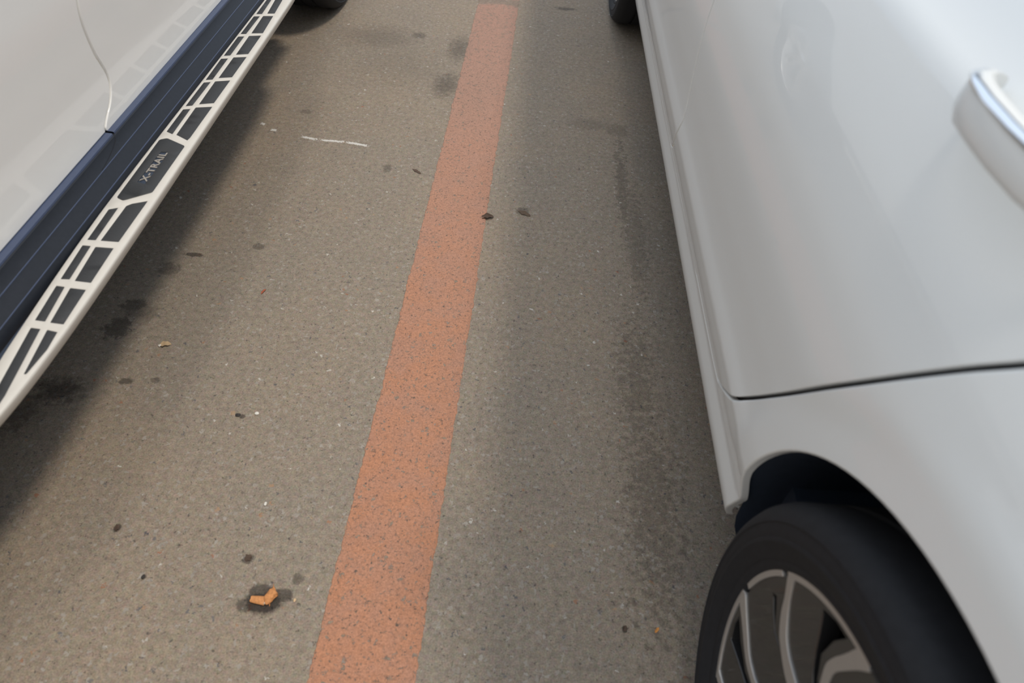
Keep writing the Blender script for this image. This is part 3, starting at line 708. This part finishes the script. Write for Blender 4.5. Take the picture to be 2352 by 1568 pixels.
def round_poly(poly, r=0.0018, n=3):
    out = []
    for i, p in enumerate(poly):
        p = Vector(p); a = (Vector(poly[i - 1]) - p); c = (Vector(poly[(i + 1) % len(poly)]) - p)
        ra = min(r, a.length * 0.45); rc = min(r, c.length * 0.45); A = p + a.normalized() * ra; Cc = p + c.normalized() * rc
        for k in range(n + 1):
            t = k / n; out.append(tuple(A * (1 - t) ** 2 + p * 2 * t * (1 - t) + Cc * t * t))
    return out
def shrink(poly, d):
    pl = poly if area2(poly) > 0 else list(reversed(poly)); out = []; n = len(pl)
    for i in range(n):
        p = Vector(pl[i]); t0 = (p - Vector(pl[i - 1])).normalized(); t1 = (Vector(pl[(i + 1) % n]) - p).normalized()
        n0 = Vector((-t0.y, t0.x)); n1 = Vector((-t1.y, t1.x)); b_ = n0 + n1
        out.append(tuple(p + b_ * (d / max(0.4, b_.dot(n0)))))
    return out
outer = [(1.0, 0)]
inner_edge = [(-.7685, 1.98), (-.7685, 1.5), (-.7685, 1.0), (-.766, .85), (-.759, .70), (-.750, .57), (-.744, .50), (-.752, .40), (-.764, .36)]
outer_edge = [(-.742, .365), (-.722, .400), (-.706, .44), (-.698, .48), (-.692, .56), (-.689, .68), (-.690, .90), (-.6925, 1.10), (-.696, 1.40), (-.700, 1.75), (-.705, 1.93), (-.722, 2.03), (-.748, 2.06)]
OUT = smooth_path(outer_edge, 5) + [(-.766, 2.05)] + inner_edge[0:1] + smooth_path(inner_edge[1:], 4)
HOLES = [round_poly(s) for s in SLOTS] + [round_poly(BADGE, 0.004)]
def flat(name, outline, holes, z, thick, cham, material, parent, side_drop=None):
    """flat plate with rounded rims; outline in (x,y)"""
    ol = resample(outline, 0.012); 
    if area2(ol) < 0: ol.reverse()
    loops = [ol]
    for h in holes:
        h2 = list(h)
        if area2(h2) > 0: h2.reverse()
        loops.append(h2)
    pts = []; edges = []; idl = []
    for lp in loops:
        k = len(pts); m = len(lp); pts += [Vector(p) for p in lp]; idl.append((k, m)); edges += [(k + i, k + (i + 1) % m) for i in range(m)]
    V, E_, F, ov, oe, of = delaunay_2d_cdt(pts, edges, [], 0, 1e-7)
    idx = {}
    for i, src in enumerate(ov):
        for s_ in src: idx[s_] = i
    vs = [(p.x, p.y, z) for p in V]; fs = []
    for f in F:
        c = (V[f[0]] + V[f[1]] + V[f[2]]) / 3
        if inside((c.x, c.y), loops[0]) and not any(inside((c.x, c.y), h) for h in loops[1:]): fs.append(tuple(f))
    for li, (k, m) in enumerate(idl):
        prev = [idx[k + i] for i in range(m)]
        prof = ((cham * .7, cham * .3), (cham, cham), (cham, thick))
        if li == 0 and side_drop: prof = side_drop
        for off, dep in prof:
            ring = []
            for i in range(m):
                p = V[idx[k + i]]; a = V[idx[k + i - 1]] if i else V[idx[k + m - 1]]; b_ = V[idx[k + (i + 1) % m]]; t = (b_ - a).normalized()
                ring.append(len(vs)); vs.append((p.x + t.y * off, p.y - t.x * off, z - dep))
            for i in range(m): fs.append((prev[i], ring[i], ring[(i + 1) % m], prev[(i + 1) % m]))
            prev = ring
    mb = MB(VB); mb.add(vs, fs); return mb.build(name, material, parent, sharp=50)
board = flat('running_board', OUT, HOLES, ZP, 0.010, 0.0008, M['plate'], suv, side_drop=((.0010, .0006), (.0022, .0022), (.0024, .005), (-.004, .022), (-.008, .027), (-.03, .029)))
board['label'] = 'white running board plate'
for s in SLOTS:
    flat('tread_pad', round_poly(shrink(s, 0.0012)), [], ZP - 0.0005, 0.007, 0.0009, M['pad'], board)
wx = [(-.7455, 1.003), (-.7265, .998), (-.7250, 1.094), (-.7305, 1.108), (-.7435, 1.108)]
bp_ = flat('badge_plate', round_poly(shrink(BADGE, 0.0010), 0.003), [round_poly(wx, 0.002)], ZP + 0.0012, 0.008, 0.0010, M['pad'], board)
flat('badge_recess', round_poly(shrink(wx, -0.003)), [], ZP - 0.0006, 0.004, 0.0004, M['liner'], board)
fl = MB(VB); fl.loft([[(x, y, ZP - .009) for y in (.45, 1.2, 1.95)] for x in (-.765, -.715)])
fl.build('board_backing', M['liner'], board)
cu = bpy.data.curves.new('lettering', 'FONT'); cu.body = 'X-TRAIL'; cu.size = 0.0185; cu.extrude = 0.0007; cu.offset = 0.00035; cu.space_character = 1.06; cu.align_x = 'LEFT'
to = bpy.data.objects.new('lettering_text', cu); COL.objects.link(to)
bpy.context.view_layer.update()
tm = bpy.data.meshes.new_from_object(to.evaluated_get(bpy.context.evaluated_depsgraph_get()))
bpy.data.objects.remove(to); bpy.data.curves.remove(cu)
xs = [v.co.x for v in tm.vertices]; ys = [v.co.y for v in tm.vertices]
x0, x1, y0, y1 = min(xs), max(xs), min(ys), max(ys)
for v_ in tm.vertices:
    a = (v_.co.x - x0) / (x1 - x0); h_ = (v_.co.y - y0) / (y1 - y0)
    v_.co = Vector((-.7275 + .0005 * a - .0145 * h_, 1.006 + .0985 * a, ZP + 0.0008 + v_.co.z)) - Vector(VB)
tm.name = 'lettering'
tag(link('lettering', tm, M['letter'], board), 'raised metal letters on the badge')
for y in (.62, 1.05, 1.55, 1.95):
    g = MB(VB); g.box((-.90, y - .02, .325), (-.785, y + .02, .345)); g.build('board_bracket', M['liner'], suv)

# ------------------------------------------------------------------ litter on the ground
tan = mat('cork_tip_paper', (0.50, 0.225, 0.085), 0.75, 0, 0, 0.3, 0.5, 260, 0.3)
fluff = mat('filter_fibre', (0.62, 0.50, 0.36), 0.9, 0, 0, 0.2, 0.2, 500)
dead = mat('dead_leaf', (0.075, 0.050, 0.036), 0.75, 0, 0, 0.3, 0.35, 250, 0.4)
straw = mat('dry_straw_leaf', (0.42, 0.31, 0.19), 0.75, 0, 0, 0.3, 0.3, 250, 0.3)
rust = mat('red_brown_husk', (0.30, 0.085, 0.045), 0.7, 0, 0, 0.3, 0.3, 300)
amber = mat('amber_leaf', (0.55, 0.24, 0.06), 0.7, 0, 0, 0.3, 0.3, 300)
pale = mat('pale_stone', (0.62, 0.60, 0.55), 0.8, 0, 0, 0.3, 0.15, 300, 0.3)
dark = mat('dark_stone', (0.040, 0.036, 0.034), 0.8, 0, 0, 0.3, 0.2, 300, 0.3)

# trodden cigarette end: a bent filter, its paper split at the fold, the far half crumpled
B0 = (-0.386, 0.376, 0.0)
butt = empty('cigarette_butt', B0)
tag(butt, 'crushed orange cigarette end lying in a dark damp spot', 'cigarette butt')
rb = random.Random(5)
mb = MB(B0); secs = []
for i in range(9):
    t = i / 8; cx = -.4035 + .0245 * t; cy = .3722 - .0010 * t; w = .0058 + .0022 * t; hgt_ = .0042 - .0008 * t
    secs.append([(cx + .0006 * math.sin(k * 2.1 + i), cy + w * math.cos(2 * math.pi * k / 14), .0044 + hgt_ * math.sin(2 * math.pi * k / 14) * (1 + .08 * math.sin(3 * k + 2 * i))) for k in range(14)])
mb.loft(secs, closed=True, caps=True); mb.build('filter_tip', tan, butt)
mb = MB(B0); secs = []
for i in range(10):
    t = i / 9; cx = -.3795 + .0185 * t; cy = .3768 + .010 * t - .004 * t * t; w = (.0060 + .0088 * math.sin(math.pi * min(1, t * 1.25)) ** .8) * (1 if t < .8 else 1 - (t - .8) * 3.2)
    secs.append([(cx + rb.gauss(0, .0006), cy + w * math.cos(2 * math.pi * k / 14) + rb.gauss(0, .0005), .0060 + .0052 * math.sin(2 * math.pi * k / 14) + rb.gauss(0, .0005) + .001 * math.sin(5 * k)) for k in range(14)])
mb.loft(secs, closed=True, caps=True); mb.build('crumpled_paper', tan, butt)
mb = MB(B0); mb.loft([[(-.3695 + dx * (1 - t) - .0015 * t, .388 + .011 * t, .0075 + .004 * t + dz) for dx, dz in ((-.003, -.001), (0, .001), (.003, -.001))] for t in (0, .35, .7, 1)]); 
mb.loft([[(-.3720 + .003 * t, .3705 - .0060 * t + q, .0016 + .001 * t) for q in (-.002, .002)] for t in (0, 1)])
mb.build('torn_flap', tan, butt)
mb = MB(B0); secs = []
for i in range(6):
    t = i / 5; secs.append([(-.3805 + .0075 * t + rb.gauss(0, .0003), .3675 + .006 * t + .0042 * math.cos(a) * (1 - .3 * t), .0040 + .0032 * math.sin(a)) for a in [2 * math.pi * k / 10 for k in range(10)]])
mb.loft(secs, closed=True, caps=True); tag(mb.build('filter_core', fluff, butt), 'pale filter fibre showing at the fold')

def leaf(name, x, y, L, W, rot, m, label, cat, lift=.004, curl=.5, seed=0, group=None):
    r = random.Random(seed + 11); base = (x, y, 0); mb = MB(base); secs = []; c, s = math.cos(rot), math.sin(rot); n_ = 8
    for lay in (0, 1):
        secs = []
        for i in range(n_ + 1):
            t = i / n_; w = W * (math.sin(math.pi * min(.97, t * .94 + .04)) ** .7) * (1 + .25 * math.sin(t * 14 + seed)); row = []
            for q in (-1, -.5, 0, .5, 1):
                u = (t - .5) * L; v__ = q * w * .5; z = .0006 + lift * (curl * q * q * math.sin(math.pi * t) + .35 * (1 - math.cos(3 * t + seed)) * .5 * t) + r.random() * .0004 * (1 - lay) - lay * .0004
                row.append((x + c * u - s * v__, y + s * u + c * v__, max(.0001, z)))
            secs.append(row)
        mb.loft(secs)
    o = mb.build(name, m, None); o.location = base; return tag(o, label, cat, group)
def pebble(x, y, r_, m, label, seed=0, name='pebble', sx=1.0, sy=1.0):
    base = (x, y, 0); mb = MB(base); rr = random.Random(seed); bm = bmesh.new(); bmesh.ops.create_icosphere(bm, subdivisions=2, radius=1)
    ph = [rr.uniform(0, 6) for _ in range(3)]
    vs = []
    for v__ in bm.verts:
        k = 1 + .16 * math.sin(3 * v__.co.x + ph[0]) + .14 * math.sin(4 * v__.co.y + ph[1]) + .1 * math.sin(5 * v__.co.z + ph[2])
        vs.append((x + v__.co.x * k * r_ * sx, y + v__.co.y * k * r_ * sy, r_ * .42 + v__.co.z * k * r_ * .55))
    zm = min(v__[2] for v__ in vs); vs = [(a, b_, c_ - zm) for a, b_, c_ in vs]
    mb.add(vs, [tuple(v__.index for v__ in f.verts) for f in bm.faces]); bm.free()
    o = mb.build(name, m, None, sharp=50); o.location = base; return tag(o, label, 'pebble')
leaf('leaf_scrap', -.098, 1.474, .036, .020, .15, dead, 'dark curled leaf scrap on the right edge of the orange line', 'leaf', .007, .9, 1)
leaf('leaf_scrap', .006, 1.508, .040, .016, -.5, mat('brown_leaf', (.11, .075, .05), .8, 0, 0, .3, .35, 250, .3), 'brown broken leaf flat on the asphalt just right of the orange line', 'leaf', .003, .4, 2)
leaf('leaf_scrap', -.779, .909, .026, .014, .3, straw, 'pale straw-coloured leaf scrap beside the white running board', 'leaf', .006, .8, 3)
leaf('husk_sliver', -.617, 1.103, .020, .0055, 1.25, rust, 'thin red-brown husk with a pale edge, on open asphalt left of the line', 'husk', .004, .6, 4)
leaf('leaf_scrap', .3055, .386, .012, .005, .9, amber, 'tiny amber leaf scrap nearest the saloon rear tyre', 'leaf', .002, .5, 5)
leaf('leaf_scrap', .249, .3835, .010, .008, 1.2, dead, 'small dark leaf scrap at the bottom right, beside an amber one', 'leaf', .003, .5, 6)
leaf('leaf_scrap', -.4335, .444, .013, .013, .8, dead, 'small black leaf scrap just above the cigarette end', 'leaf', .003, .5, 7)
leaf('leaf_scrap', -.6865, .476, .009, .012, .4, dead, 'small squarish dark leaf scrap on open asphalt at the lower left', 'leaf', .003, .5, 8)
leaf('leaf_scrap', -.33, 1.66, .035, .010, -.6, mat('umber_leaf', (.09, .06, .045), .8, 0, 0, .3, .35, 250, .3), 'thin brown leaf sliver below the white scratch mark', 'leaf', .002, .4, 9)
pebble(-.436, .550, .0034, pale, 'white pebble on open asphalt above the cigarette end', 1)
pebble(-.790, .905, .0032, pale, 'white pebble touching the straw-coloured leaf scrap', 2)
pebble(-.601, .393, .0034, dark, 'round dark pebble left of the cigarette end', 3)
pebble(-.330, .378, .0030, mat('cream_stone', (.58, .42, .26), .8, 0, 0, .3, .15, 300, .3), 'cream pebble at the right of the damp spot', 4)
pebble(-.517, .750, .0035, pale, 'white pebble in the middle of the open asphalt on the left', 5, sx=1.3)
pebble(-.555, .742, .0042, dark, 'dark squarish pebble in the middle of the open asphalt on the left', 6, sx=1.2)
